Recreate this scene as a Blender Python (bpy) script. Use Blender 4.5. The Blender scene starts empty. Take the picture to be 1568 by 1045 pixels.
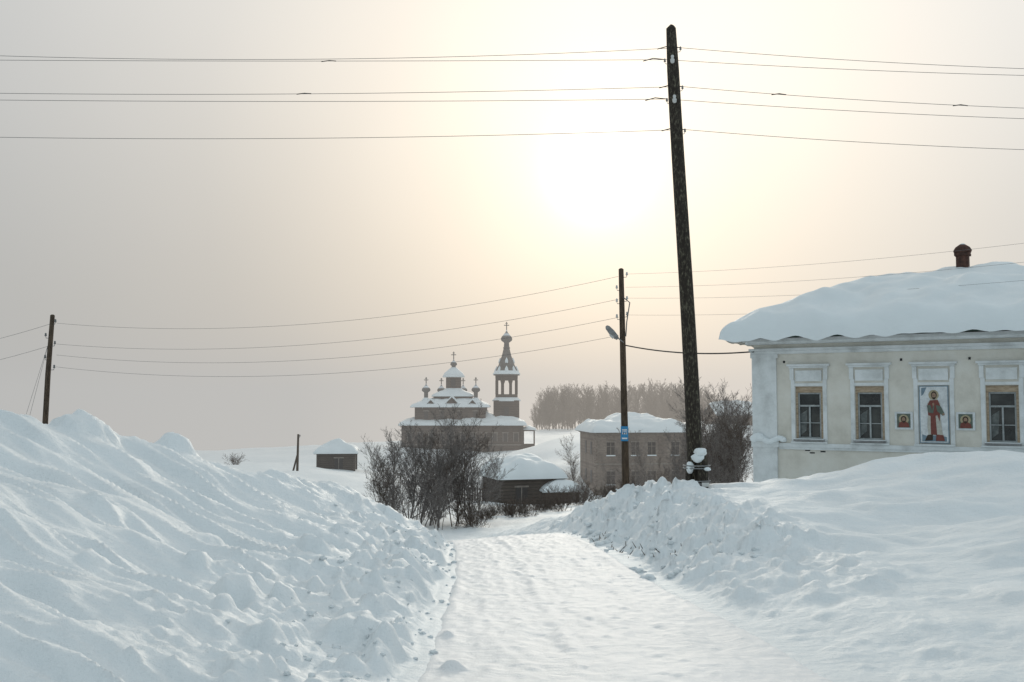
import bpy, math, random
import numpy as np
from mathutils import Vector, Matrix
random.seed(7); np.random.seed(7)
scene=bpy.context.scene
scene.view_settings.view_transform='Standard'
scene.view_settings.look='None'
scene.view_settings.exposure=0
COL=scene.collection
# ------------------------------------------------------------------ materials
def newmat(name):
    m=bpy.data.materials.new(name); m.use_nodes=True
    nt=m.node_tree; b=nt.nodes['Principled BSDF']
    return m,nt,b
def N(nt,t,**kw):
    n=nt.nodes.new(t)
    for k,v in kw.items():
        if k in n.inputs.keys(): n.inputs[k].default_value=v
        else: setattr(n,k,v)
    return n
def ramp(nt,stops):
    r=nt.nodes.new('ShaderNodeValToRGB'); e=r.color_ramp.elements
    while len(e)<len(stops): e.new(0.5)
    for i,(p,c) in enumerate(stops):
        e[i].position=p; e[i].color=(c[0],c[1],c[2],1)
    return r
def noisemat(name,c1,c2,scale=4,rough=.8,bump=.3,stretch=(1,1,1),detail=6,snow=0.0,c3=None,spec=.3,bscale=None,bdist=.02):
    m,nt,b=newmat(name)
    tc=N(nt,'ShaderNodeTexCoord'); mp=N(nt,'ShaderNodeMapping'); mp.inputs['Scale'].default_value=stretch
    nt.links.new(tc.outputs['Object'],mp.inputs['Vector'])
    n=N(nt,'ShaderNodeTexNoise',Scale=scale,Detail=detail,Roughness=.65)
    nt.links.new(mp.outputs[0],n.inputs['Vector'])
    st=[(.35,c1),(.65,c2)]
    if c3: st=[(.3,c1),(.52,c2),(.68,c3)]
    r=ramp(nt,st); nt.links.new(n.outputs['Fac'],r.inputs[0])
    col=r.outputs[0]
    if snow>0:
        g=N(nt,'ShaderNodeNewGeometry'); s=N(nt,'ShaderNodeSeparateXYZ'); nt.links.new(g.outputs['Normal'],s.inputs[0])
        mr=N(nt,'ShaderNodeMapRange'); mr.inputs['From Min'].default_value=1-snow; mr.inputs['From Max'].default_value=min(1.0,1-snow+.15)
        nt.links.new(s.outputs['Z'],mr.inputs['Value'])
        mx=N(nt,'ShaderNodeMix',data_type='RGBA'); nt.links.new(mr.outputs[0],mx.inputs['Factor'])
        nt.links.new(col,mx.inputs[6]); mx.inputs[7].default_value=(.8,.83,.86,1); col=mx.outputs[2]
    nt.links.new(col,b.inputs['Base Color'])
    b.inputs['Roughness'].default_value=rough
    b.inputs['Specular IOR Level'].default_value=spec
    if bump>0:
        bn=N(nt,'ShaderNodeTexNoise',Scale=bscale or scale*3,Detail=5)
        nt.links.new(mp.outputs[0],bn.inputs['Vector'])
        bp=N(nt,'ShaderNodeBump',Strength=bump,Distance=bdist)
        nt.links.new(bn.outputs['Fac'],bp.inputs['Height']); nt.links.new(bp.outputs[0],b.inputs['Normal'])
    return m
def snowmat(name,col,b1=.5,b2=.35,col2=None,b3=.35,d1=.09):
    m,nt,b=newmat(name)
    tc=N(nt,'ShaderNodeTexCoord')
    n1=N(nt,'ShaderNodeTexNoise',Scale=4.0,Detail=9,Roughness=.62)
    n2=N(nt,'ShaderNodeTexNoise',Scale=45.0,Detail=5,Roughness=.7)
    n0=N(nt,'ShaderNodeTexNoise',Scale=.7,Detail=4)
    for n in (n0,n1,n2): nt.links.new(tc.outputs['Object'],n.inputs['Vector'])
    mp=N(nt,'ShaderNodeMapping'); mp.inputs['Rotation'].default_value=(0,0,.5); mp.inputs['Scale'].default_value=(1,4,1)
    nt.links.new(tc.outputs['Object'],mp.inputs['Vector'])
    n3=N(nt,'ShaderNodeTexNoise',Scale=3.0,Detail=6,Roughness=.6); nt.links.new(mp.outputs[0],n3.inputs['Vector'])
    r=ramp(nt,[(.3,col2 or tuple(c*.94 for c in col)),(.7,col)])
    nt.links.new(n0.outputs['Fac'],r.inputs[0]); nt.links.new(r.outputs[0],b.inputs['Base Color'])
    bp1=N(nt,'ShaderNodeBump',Strength=b1,Distance=d1); nt.links.new(n1.outputs['Fac'],bp1.inputs['Height'])
    bp3=N(nt,'ShaderNodeBump',Strength=b3,Distance=.05); nt.links.new(n3.outputs['Fac'],bp3.inputs['Height']); nt.links.new(bp1.outputs[0],bp3.inputs['Normal'])
    bp2=N(nt,'ShaderNodeBump',Strength=b2,Distance=.012); nt.links.new(n2.outputs['Fac'],bp2.inputs['Height'])
    nt.links.new(bp3.outputs[0],bp2.inputs['Normal']); nt.links.new(bp2.outputs[0],b.inputs['Normal'])
    b.inputs['Roughness'].default_value=.6; b.inputs['Specular IOR Level'].default_value=.3
    return m
M_snow=snowmat('snow_ground',(.81,.85,.865),.55,.5)
M_road=snowmat('snow_packed',(.86,.855,.855),.3,.5,(.81,.81,.81),.35,.05)
M_snowroof=snowmat('snow_roof',(.80,.845,.86),.15,.1,None,.15)
M_wood=noisemat('pole_wood',(.018,.014,.011),(.04,.032,.025),9,.9,.6,(3,3,1.2),c3=(.15,.14,.10))
M_wood2=noisemat('pole_wood_brown',(.04,.028,.02),(.11,.08,.055),5,.9,.5,(3,3,.4))
def logmat(name,c1,c2,pitch=.3,snow=0):
    m,nt,b=newmat(name)
    tc=N(nt,'ShaderNodeTexCoord'); w=N(nt,'ShaderNodeTexWave',wave_type='BANDS',bands_direction='Z',Scale=.314/pitch,Distortion=.3,Detail=2)
    nt.links.new(tc.outputs['Object'],w.inputs['Vector'])
    n=N(nt,'ShaderNodeTexNoise',Scale=.6,Detail=8); nt.links.new(tc.outputs['Object'],n.inputs['Vector'])
    r=ramp(nt,[(.3,c1),(.7,c2)]); nt.links.new(n.outputs['Fac'],r.inputs[0])
    r2=ramp(nt,[(0,(.45,.45,.45)),(.35,(1,1,1))]); nt.links.new(w.outputs['Fac'],r2.inputs[0])
    mx=N(nt,'ShaderNodeMix',data_type='RGBA',blend_type='MULTIPLY'); mx.inputs['Factor'].default_value=1
    nt.links.new(r.outputs[0],mx.inputs[6]); nt.links.new(r2.outputs[0],mx.inputs[7]); nt.links.new(mx.outputs[2],b.inputs['Base Color'])
    bp=N(nt,'ShaderNodeBump',Strength=.6,Distance=.08); nt.links.new(w.outputs['Fac'],bp.inputs['Height']); nt.links.new(bp.outputs[0],b.inputs['Normal'])
    b.inputs['Roughness'].default_value=.9
    return m
M_log=logmat('weathered_logs',(.025,.018,.014),(.10,.07,.055),.45)
M_logd=logmat('dark_logs',(.035,.028,.023),(.085,.068,.055),.25)
M_trimw=noisemat('church_trim',(.17,.145,.125),(.28,.25,.22),3,.85,.1)
M_dark=noisemat('dark_opening',(.012,.012,.013),(.025,.025,.027),3,.4,0)
M_metal=noisemat('grey_metal',(.18,.18,.18),(.3,.3,.3),6,.5,.1)
M_ceram=noisemat('insulator_ceramic',(.5,.5,.48),(.65,.65,.63),6,.3,0)
M_wire=noisemat('wire',(.13,.13,.13),(.2,.2,.2),3,.6,0)
M_wireb=noisemat('cable_black',(.02,.02,.02),(.04,.04,.04),3,.6,0)
M_bark=noisemat('bark_frosted',(.10,.085,.075),(.28,.25,.235),9,.9,0,snow=.5)
M_barkd=noisemat('bark_dark',(.06,.045,.036),(.15,.12,.10),9,.9,0,snow=.42)
M_barkfar=noisemat('bark_far',(.10,.075,.055),(.18,.14,.105),.3,.95,0)
# ------------------------------------------------------------------ noise
def pn(x,y,seed=0):
    x=np.asarray(x,float); y=np.asarray(y,float)
    xi=np.floor(x).astype(np.int64); yi=np.floor(y).astype(np.int64); xf=x-xi; yf=y-yi
    def g(ix,iy,dx,dy):
        h=(ix*374761393+iy*668265263+seed*1442695041)&0xffffffff
        h=((h^(h>>13))*1274126177)&0xffffffff
        h=h^(h>>16)
        a=(h&0xffff)/65536.0*2*np.pi
        return np.cos(a)*dx+np.sin(a)*dy
    u=xf*xf*xf*(xf*(xf*6-15)+10); v=yf*yf*yf*(yf*(yf*6-15)+10)
    a=g(xi,yi,xf,yf); b=g(xi+1,yi,xf-1,yf); c=g(xi,yi+1,xf,yf-1); d=g(xi+1,yi+1,xf-1,yf-1)
    return ((a*(1-u)+b*u)*(1-v)+(c*(1-u)+d*u)*v)*1.5
def fbm(x,y,o=3,seed=0):
    s=0;a=1
    for i in range(o):
        s=s+a*pn(x*2**i,y*2**i,seed+i*17); a*=.5
    return s
def S(t):
    t=np.clip(t,0,1); return t*t*(3-2*t)
# ------------------------------------------------------------------ terrain
CP=[(-10,-5,.4),(0,-5,.25),(10,-5,.3),(-8,5,-.25),(0,5,-.25),(8,5,-.25),(0,12,-.6),(-7,12,-.6),(8,12,-.6),
(0,20,-1.0),(-8,20,-1.2),(10,20,-1.0),(-2,28,-2.4),(.5,28,-2.15),(-9,30,-2.8),(3,30,-1.9),(8.3,34,-1.35),(17,30,-.9),(30,30,-.9),(-25,30,-2.5),
(-3,45,-4.1),(4,45,-3.3),(12,50,-2.9),(-15,45,-3.6),(30,50,-1.5),(-1,75,-6.0),(4,75,-6.1),(-12,75,-5.0),(12,75,-5.8),
(-19,110,-5.7),(-45,110,-6.0),(9,110,-8.1),(18,110,-8.1),(32,110,-5.5),(0,115,-7.6),
(-19,172,-7.0),(3,172,-7.0),(-8,172,-7.0),(-19,190,-7.0),(3,190,-7.0),
(0,140,-6.2),(6,138,-3.9),(12,138,-2.6),(28,140,-2.5),(-20,140,-7.3),(-60,180,-9.0),
(60,280,-6),(10,280,-7),(-100,250,-12),(-120,400,-19),(0,400,-17),(150,400,-12),(200,200,-3)]
CP=np.array(CP,float)
def uv(x,y):
    yy=np.clip(y,-5,400)+10
    return np.clip(x/(np.maximum(y,-5)+10),-1.3,1.3)*3, np.log(yy)*1.6
cu,cv=uv(CP[:,0],CP[:,1])
def phi(r2): return .5*r2*np.log(r2+1e-9)
n=len(CP); K=phi((cu[:,None]-cu)**2+(cv[:,None]-cv)**2)+np.eye(n)*.004
P=np.stack([np.ones(n),cu,cv],1); Amat=np.block([[K,P],[P.T,np.zeros((3,3))]])
sol=np.linalg.solve(Amat,np.concatenate([CP[:,2],np.zeros(3)]))
def F(x,y):
    u,v=uv(x,y); z=sol[n]+sol[n+1]*u+sol[n+2]*v
    for i in range(n): z=z+sol[i]*phi((u-cu[i])**2+(v-cv[i])**2)
    return z-.051*np.maximum(y-400,0)
YR=[2,7,10,13,17,20,22,25,28,32]
XL=[-.8,-.8,-.82,-.85,-1.1,-1.35,-1.8,-3.2,-5,-8]
XR=[2.9,2.6,2.3,1.85,1.5,1.15,.85,.1,-1.4,-3.5]
def edges(y): return np.interp(y,YR,XL),np.interp(y,YR,XR)
LUMPS=[(-2.45,8.9,.20,.20),(-2.02,9.1,.15,.16),(-1.28,8.45,.26,.21),(-1.05,8.1,.14,.11),(-2.3,8.1,.10,.09),(-.45,7.9,.08,.06),(-1.9,7.6,.1,.08),(-3.0,9.6,.13,.10),(-1.5,10.8,.14,.11),(-1.7,9.9,.09,.08),(-2.7,7.6,.1,.07),(-.6,9.3,.07,.05),(-3.6,8.6,.12,.08),
 (-1.4,13.2,.2,.15),(-2.2,13.8,.25,.15),(-1.5,15.6,.22,.17),(-2.4,12.2,.18,.12),(-1.3,11.9,.15,.12),(-3.4,11.2,.16,.1),(-4.3,10.6,.2,.1)]
def H(x,y,road=False):
    x=np.asarray(x,float); y=np.asarray(y,float)
    xl,xr=edges(y)
    xl=xl+.12*pn(y*1.1,y*0+3.3,5)
    z=F(x,y)
    b=xl-x
    ys=[0,8,12,14,16,18,20,22,24]
    cw=np.interp(y,ys,[9,8.5,7.5,6.2,4.1,2.4,1.2,.6,.5])
    HH=np.interp(y,ys,[2.4,2.4,2.28,2.17,1.66,1.22,.72,.22,0])
    t=np.clip(b/cw,0,3)
    prof=.7*S(t)+.3*np.clip(t,0,1)
    fall=1-S((b-cw)/6.5)
    z=z+HH*prof*fall
    z=z+.14*S(b/.35)*np.clip(1-b/3,0,1)*np.interp(y,[0,5,19,22],[1,1,1,0])
    rb=x-xr
    ya=[0,8,11,14,17,20,24,28,33]
    A=np.interp(y,ya,[.08,.1,.2,.42,.62,.70,.58,.3,0])
    z=z+A*S(rb/1.7)
    z=z+.052*np.clip(rb,0,9)*np.interp(y,[0,14,20,26,33],[.9,1,.9,.4,0])
    z=z+.64*np.exp(-((x-9.1)/2.3)**2-((y-19.5)/3)**2)
    off=S(b/.5)+S(rb/.5)
    off=np.clip(off+S((y-24)/3),0,1)
    near=np.clip(1-(y-35)/20,0,1)
    big=fbm(x*.32,y*.32,3,3)*.12*off*near
    far=fbm(x*.06,y*.06,3,9)*.5*(1-near)*np.clip((y-30)/60,0,1)*np.clip(1-(np.maximum(y,0)-300)/200,.0,1)
    z=z+big+far
    det=near*(y>-3)
    fl=pn((x*.55+y*1.25)*.9,(x*1.0-y*.5)*.30,21); fl2=pn((x*.6+y*1.3)*2.4,(x-y*.5)*.5,22)
    fl3=pn((x*.7+y*1.3)*4.6,(x-y*.5)*.9,23)
    lm=S(b/1.8)*det
    z=z-lm*(.25*np.abs(fl)+.13*np.abs(fl2)+.04*np.abs(fl3)-.09)
    z=z+fbm(x*1.3,y*1.3,2,31)*.035*off*det
    c1=np.maximum(fbm(x*2.6,y*2.6,3,41)-.1,0); c2=np.abs(fbm(x*5,y*5,2,43))
    cm=S(b/.15)*np.clip(1-(b-.9)/1.6,0,1)*np.interp(y,[0,6,16,24],[.6,.8,1.3,.8])
    z=z+det*cm*(.18*c1+.05*c2)*S((y-1)/2)
    rm=S((rb+.05)/.4)*np.clip(1-(rb-1.5)/1.4,0,1)*np.interp(y,[0,10,12.5,14,22,26],[.08,.15,.6,1,.9,.2])
    z=z+det*rm*(.28*c1+.11*c2+.15*fbm(x*1.3,y*1.3,2,47))
    rr=S((rb-1.5)/2)*det
    z=z+rr*.07*np.abs(pn(x*.5-y*.25,y*1.5+x*.4,51))
    z=z-rr*.18*np.abs(pn(x*.28+2,y*.5,57))-rr*.06*np.abs(pn(x*.8+y*.3,y*.9,58))
    for (lx,ly,lr,lh) in [(-6.1,14.4,.45,.24),(-5.2,15.6,.28,.18),(2.9,19.6,.2,.14),(3.3,19.3,.3,.12),(-3.9,17,.3,.1),(5.2,10.2,.5,.1),(6.0,12,.6,.1)]+LUMPS:
        z=z+lh*np.exp(-(((x-lx+.06*pn(y*6,x*6,7))**2+(y-ly+.06*pn(x*6,y*6,8))**2)/lr**2)**2)
    if road: return z
    rmask=S((x-xl-.05)/.3)*S((xr-.05-x)/.3)*(y<30)*(y>1)
    return z-.07*rmask
def hz(x,y): return float(H(np.array([x]),np.array([y]))[0])
def mesh_from_grid(name,X,Y,Z,mat,smooth=True):
    r,c=X.shape; co=np.stack([X,Y,Z],-1).reshape(-1,3)
    i=np.arange(r*c).reshape(r,c)
    q=np.stack([i[:-1,:-1],i[:-1,1:],i[1:,1:],i[1:,:-1]],-1).reshape(-1,4)
    return rawmesh(name,co,q,mat,smooth)
def rawmesh(name,co,q,mat,smooth=True,link=True):
    me=bpy.data.meshes.new(name); k=q.shape[1]
    me.vertices.add(len(co)); me.vertices.foreach_set('co',co.astype(np.float32).ravel())
    me.loops.add(q.size); me.loops.foreach_set('vertex_index',q.astype(np.int32).ravel())
    me.polygons.add(len(q)); me.polygons.foreach_set('loop_start',np.arange(0,q.size,k,dtype=np.int32))
    me.polygons.foreach_set('loop_total',np.full(len(q),k,dtype=np.int32))
    me.update(calc_edges=True); me.validate()
    me.polygons.foreach_set('use_smooth',np.full(len(me.polygons),smooth))
    me.materials.append(mat)
    if not link: return me
    o=bpy.data.objects.new(name,me); COL.objects.link(o); return o
R=[.4]
while R[-1]<3: R.append(R[-1]*1.08)
while R[-1]<34: R.append(R[-1]*1.0045)
while R[-1]<2500: R.append(R[-1]*1.016)
R=np.array(R)
TH=np.concatenate([np.linspace(-180,-48,40)[:-1],np.linspace(-48,48,820),np.linspace(48,180,40)[1:]])*np.pi/180
RR,TT=np.meshgrid(R,TH,indexing='ij')
GX=RR*np.sin(TT); GY=RR*np.cos(TT)-3
mesh_from_grid('snowy_ground',GX,GY,H(GX,GY),M_snow)
# road
yy=np.linspace(2.5,27,700); ww=np.linspace(0,1,110)
YY,WW=np.meshgrid(yy,ww,indexing='ij')
xl,xr=edges(YY); XX=xl-.05+WW*(xr-xl+.1)
ZZ=H(XX,YY,True)
for c,dep,wdt in ((.34,.020,.14),(.83,.022,.19),(.66,.008,.2),(.14,.008,.12),(.46,.008,.1)):
    xc=xl+(xr-xl)*c+.08*pn(YY*.4,YY*0+c*9,61)+.04*pn(YY*1.6,YY*0+c*5,62); d=(XX-xc)/wdt
    pres=np.clip(.6+.8*pn(YY*.6,YY*0+c*3,63),.1,1)
    tread=.004*pn(XX*14,YY*9,66)*np.exp(-d**4)
    ZZ=ZZ-dep*pres*np.exp(-d**4)+tread+.3*dep*pres*np.exp(-((np.abs(d)-1.35)/.35)**2)*(1+1.2*pn(XX*6,YY*6,64))
ZZ=ZZ+.012*fbm(XX*2,YY*1.2,3,71)+.008*fbm(XX*9,YY*4,2,75)+.03*np.maximum(fbm(XX*6,YY*6,2,73)-.5,0)
ed=np.minimum(XX-XX[:,:1],XX[:,-1:]-XX); ZZ=ZZ-.12*(1-S(ed/.22))+.003
mesh_from_grid('snow_covered_road',XX,YY,ZZ,M_road)
# ------------------------------------------------------------------ builder
class MB:
    def __init__(s): s.v=[];s.f=[];s.m=[];s.sm=[]
    def add(s,vs,fs,m=0,sm=False):
        o=len(s.v); s.v+= [tuple(v) for v in vs]
        for f in fs: s.f.append(tuple(i+o for i in f)); s.m.append(m); s.sm.append(sm)
    def box(s,x0,x1,y0,y1,z0,z1,m=0):
        s.add([(x0,y0,z0),(x1,y0,z0),(x1,y1,z0),(x0,y1,z0),(x0,y0,z1),(x1,y0,z1),(x1,y1,z1),(x0,y1,z1)],
          [(0,3,2,1),(4,5,6,7),(0,1,5,4),(1,2,6,5),(2,3,7,6),(3,0,4,7)],m)
    def lathe(s,cx,cy,prof,n=12,m=0,sm=True,ph=0):
        vs=[];fs=[]
        for r,z in prof:
            for k in range(n):
                a=2*math.pi*k/n+ph; vs.append((cx+r*math.cos(a),cy+r*math.sin(a),z))
        for j in range(len(prof)-1):
            for k in range(n):
                k2=(k+1)%n; fs.append((j*n+k,j*n+k2,(j+1)*n+k2,(j+1)*n+k))
        fs.append(tuple(range(n))[::-1]); fs.append(tuple((len(prof)-1)*n+k for k in range(n)))
        s.add(vs,fs,m,sm)
    def tube(s,pts,rad,n=6,m=0,sm=True):
        pts=[Vector(p) for p in pts]; vs=[];fs=[]
        if not hasattr(rad,'__len__'): rad=[rad]*len(pts)
        for i,p in enumerate(pts):
            d=(pts[min(i+1,len(pts)-1)]-pts[max(i-1,0)]).normalized()
            a=d.cross(Vector((0,0,1)) if abs(d.z)<.9 else Vector((0,1,0))).normalized(); b=d.cross(a)
            for k in range(n):
                t=2*math.pi*k/n; vs.append(p+(a*math.cos(t)+b*math.sin(t))*rad[i])
        for j in range(len(pts)-1):
            for k in range(n):
                k2=(k+1)%n; fs.append((j*n+k,j*n+k2,(j+1)*n+k2,(j+1)*n+k))
        fs.append(tuple(range(n))[::-1]); fs.append(tuple((len(pts)-1)*n+k for k in range(n)))
        s.add(vs,fs,m,sm)
    def blob(s,c,r,m=0,seed=0,amp=.25,seg=12,rings=8):
        vs=[];fs=[]
        rn=random.Random(seed); ph=[rn.uniform(0,6) for _ in range(6)]
        for j in range(rings+1):
            th=math.pi*j/rings
            for k in range(seg):
                a=2*math.pi*k/seg
                d=1+amp*math.sin(th)*(math.sin(2*a+ph[0]+2*th)*.5+math.sin(3*a+ph[1])*math.sin(3*th+ph[2])*.5+math.sin(5*a+ph[3]+4*th)*.3)
                vs.append((c[0]+r[0]*d*math.sin(th)*math.cos(a),c[1]+r[1]*d*math.sin(th)*math.sin(a),c[2]+r[2]*d*math.cos(th)))
        for j in range(rings):
            for k in range(seg):
                k2=(k+1)%seg; fs.append((j*seg+k,(j+1)*seg+k,(j+1)*seg+k2,j*seg+k2))
        s.add(vs,fs,m,True)
    def obj(s,name,mats,parent=None,mw=None):
        me=bpy.data.meshes.new(name); me.from_pydata(s.v,[],s.f); me.update()
        for m in mats: me.materials.append(m)
        me.polygons.foreach_set('material_index',s.m); me.polygons.foreach_set('use_smooth',s.sm)
        o=bpy.data.objects.new(name,me); COL.objects.link(o)
        if parent: o.parent=parent
        if mw is not None: o.matrix_world=mw
        return o
def empty(name,loc,rz=0):
    e=bpy.data.objects.new(name,None); COL.objects.link(e); e.location=loc; e.rotation_euler=(0,0,rz); e.empty_display_size=.1
    return e
def roof_snow(name,x0,x1,y0,y1,z0,slope,thick,parent,gable=False,cap=99,nx=60,ny=50,seed=0,axis='x',droop=0.0,amp=.06,rnd=.45,kk=3.5):
    gx=x0+(x1-x0)*(.5-.5*np.cos(np.linspace(0,np.pi,nx)))*.5+(x1-x0)*np.linspace(0,1,nx)*.5
    gy=y0+(y1-y0)*(.5-.5*np.cos(np.linspace(0,np.pi,ny)))*.5+(y1-y0)*np.linspace(0,1,ny)*.5
    X,Y=np.meshgrid(gx,gy,indexing='ij')
    dx=np.minimum(X-x0,x1-X); dy=np.minimum(Y-y0,y1-Y)
    if gable: d=dy if axis=='x' else dx
    else: d=np.maximum(-np.log(np.exp(-kk*dx)+np.exp(-kk*dy))/kk,0)
    rise=slope*d
    if cap<50: rise=-np.log(np.exp(-5*rise)+np.exp(-5*cap))/5; rise=np.maximum(rise,0)
    de=np.minimum(dx,dy); rt=np.clip(de/rnd,0,1)
    wob=1+.3*pn(X*.7,Y*.7,seed)
    th=thick*wob*np.sqrt(np.clip(1-(1-rt)**2,0,1))
    Z=z0+rise*.97+th+amp*fbm(X*.5,Y*.5,3,seed+5)*rt
    Z=Z-droop*(1-np.clip(de/.35,0,1))**2*(1+.8*pn(X*1.5,Y*1.5,seed+2))
    jx=.10*thick*2*pn(Y*1.3,Y*0+1,seed+8)*(1-rt)
    o=mesh_from_grid(name,X+jx,Y,Z,M_snowroof); o.parent=parent
    Xb,Yb=np.meshgrid(np.linspace(x0+.05,x1-.05,15),np.linspace(y0+.05,y1-.05,15),indexing='ij')
    dxb=np.minimum(Xb-x0,x1-Xb); dyb=np.minimum(Yb-y0,y1-Yb)
    db=(dyb if axis=='x' else dxb) if gable else np.minimum(dxb,dyb)
    o2=mesh_from_grid(name+'_boards',Xb,Yb,z0-.06-droop*.3+np.minimum(slope*db,cap)*.93,M_logd,False); o2.parent=parent
    return o
# ------------------------------------------------------------------ yellow plaster house
M_plaster=noisemat('yellow_plaster',(.55,.52,.455),(.70,.67,.60),.9,.9,.25,c3=(.76,.74,.68),detail=10,bscale=14)
M_white=noisemat('whitewash_trim',(.52,.535,.53),(.71,.735,.735),1.6,.9,.3,c3=(.80,.82,.83),detail=10,bscale=12)
M_tan=noisemat('bare_window_wood',(.30,.22,.15),(.50,.40,.29),5,.8,.2,(1,1,4))
M_sash=noisemat('painted_sash',(.26,.28,.28),(.42,.44,.44),6,.7,.1)
M_green=noisemat('green_roof_metal',(.03,.06,.045),(.06,.09,.07),3,.6,.1)
M_brick=noisemat('chimney_brick',(.05,.03,.025),(.12,.06,.045),7,.9,.4)
def glassmat():
    m,nt,b=newmat('window_glass'); tc=N(nt,'ShaderNodeTexCoord'); nn=N(nt,'ShaderNodeTexNoise',Scale=1.7,Detail=3)
    nt.links.new(tc.outputs['Object'],nn.inputs['Vector']); r=ramp(nt,[(.35,(.012,.014,.014)),(.7,(.06,.065,.06))])
    nt.links.new(nn.outputs['Fac'],r.inputs[0]); nt.links.new(r.outputs[0],b.inputs['Base Color'])
    b.inputs['Roughness'].default_value=.08; b.inputs['Specular IOR Level'].default_value=.5
    return m
M_glass=glassmat()
house=empty('plastered_house',(8.33,34.25,-1.08),math.atan2(-.516,.857))
L=12.0;W=9.0;ZT=4.86
wins=[1.85,3.79,7.66,9.6]
wz0,wz1,ww2=1.47,3.22,.45
mb=MB()
xs=sorted(set([0,L]+[w-ww2 for w in wins]+[w+ww2 for w in wins])); zs=[-1.5,wz0,wz1,ZT]
for i in range(len(xs)-1):
    for j in range(3):
        xm=(xs[i]+xs[i+1])/2
        if j==1 and any(abs(xm-w)<ww2 for w in wins): continue
        mb.add([(xs[i],0,zs[j]),(xs[i+1],0,zs[j]),(xs[i+1],0,zs[j+1]),(xs[i],0,zs[j+1])],[(0,1,2,3)])
for w in wins:
    a,b_=w-ww2,w+ww2; d=.2
    mb.add([(a,0,wz0),(a,d,wz0),(a,d,wz1),(a,0,wz1)],[(0,1,2,3)],1)
    mb.add([(b_,0,wz0),(b_,d,wz0),(b_,d,wz1),(b_,0,wz1)],[(3,2,1,0)],1)
    mb.add([(a,0,wz1),(b_,0,wz1),(b_,d,wz1),(a,d,wz1)],[(0,3,2,1)],1)
    mb.add([(a,0,wz0),(b_,0,wz0),(b_,d,wz0),(a,d,wz0)],[(0,1,2,3)],1)
for (p,q) in (((0,0),(0,W)),((0,W),(L,W)),((L,W),(L,0))):
    mb.add([(p[0],p[1],-1.5),(q[0],q[1],-1.5),(q[0],q[1],ZT),(p[0],p[1],ZT)],[(3,2,1,0)])
mb.obj('walls',[M_plaster,M_white],house)
mb=MB()
mb.box(-.06,.78,-.07,-.002,-1.5,4.33); mb.box(-.10,.84,-.10,-.072,4.2,4.33)
mb.box(-.1,.84,-.11,-.072,1.18,1.42)
mb.box(.84,L+.05,-.075,-.002,1.2,1.33); mb.box(.84,L+.05,-.045,-.002,1.12,1.198)
mb.box(-.1,L+.1,-.09,-.002,4.332,4.43); mb.box(-.14,L+.14,-.15,-.002,4.432,4.52)
mb.box(-.22,L+.2,-.26,-.002,4.66,4.75); mb.box(-.3,L+.3,-.36,-.002,4.752,4.85)
for w in wins+[5.73]:
    for s_ in (-1,1):
        xa=w+s_*(ww2+.015); xb=w+s_*(ww2+.14)
        mb.box(min(xa,xb),max(xa,xb),-.035,-.002,1.332,3.45)
        xa=w+s_*(ww2+.04); xb=w+s_*(ww2+.17)
        mb.box(min(xa,xb),max(xa,xb),-.06,-.002,3.452,3.84)
    mb.box(w-ww2-.014,w+ww2+.014,-.03,-.002,3.24,3.33)
    mb.box(w-ww2+.02,w+ww2-.02,-.045,-.002,3.4,3.76)
    mb.box(w-.64,w+.64,-.10,-.002,3.842,3.9); mb.box(w-.70,w+.70,-.15,-.002,3.902,3.97)
    mb.box(w-.6,w+.6,-.12,-.076,1.335,1.39)
mb.obj('trim_mouldings',[M_white],house)
mb=MB()
for w in wins:
    a,b_=w-ww2,w+ww2; y=.10
    mb.box(a,b_,y-.05,y+.05,3.02,3.215,0); mb.box(a,a+.07,y-.05,y+.05,wz0,3.018,0); mb.box(b_-.07,b_,y-.05,y+.05,wz0,3.018,0)
    mb.box(a+.072,b_-.072,y-.05,y+.05,wz0,wz0+.07,1)
    mb.box(a+.072,a+.12,y-.02,y+.04,wz0+.072,3.018,1); mb.box(b_-.12,b_-.072,y-.02,y+.04,wz0+.072,3.018,1)
    mb.box(w-.025,w+.025,y-.03,y+.04,wz0+.072,2.55,1); mb.box(a+.122,b_-.122,y-.025,y+.04,2.552,2.61,1)
    mb.box(a+.122,w-.027,y-.015,y+.03,2.0,2.025,1); mb.box(w+.027,b_-.122,y-.015,y+.03,2.0,2.025,1)
    mb.box(a+.122,b_-.122,y-.02,y+.04,2.97,3.018,1)
    mb.box(a,b_,y+.052,y+.07,wz0,wz1,2)
    mb.add([(a+.13,y+.048,2.3),(w-.1,y+.048,2.45),(w-.14,y+.048,1.75),(a+.13,y+.048,1.6)],[(3,2,1,0)],5)
    mb.box(a-.05,b_+.05,-.14,.04,wz0-.065,wz0-.005,3)
    mb.box(a-.04,b_+.04,-.13,.03,wz0-.003,wz0+.02,4)
M_curt=noisemat('curtain',(.10,.11,.11),(.2,.21,.2),6,.9,0)
mb.obj('windows',[M_tan,M_sash,M_glass,M_metal,M_snowroof,M_curt],house)
mb=MB()
mb.box(-.62,L+.6,-.62,-.58,4.86,4.98,0); mb.box(-.62,-.58,-.578,W+.6,4.86,4.98,0)
mb.box(-.578,L+.6,-.578,W+.6,4.87,4.89,1)
for vx in (1.0,4.75,6.75): mb.box(vx,vx+.07,-.012,-.001,4.02,4.1,2)
for vx,vz in ((1.85,1.0),(2.2,1.05),(1.7,1.08)): mb.box(vx,vx+.16,-.012,-.003,vz,vz+.04,2)
mb.obj('eaves',[M_green,M_logd,M_dark],house)
roof_snow('roof_snow',-.98,L+.9,-.80,W+.8,4.97,.45,.52,house,cap=1.98,nx=150,ny=110,seed=4,droop=.17,amp=.22,rnd=.6,kk=3)
mb=MB()
cxx,cyy=6.15,4.5
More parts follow.
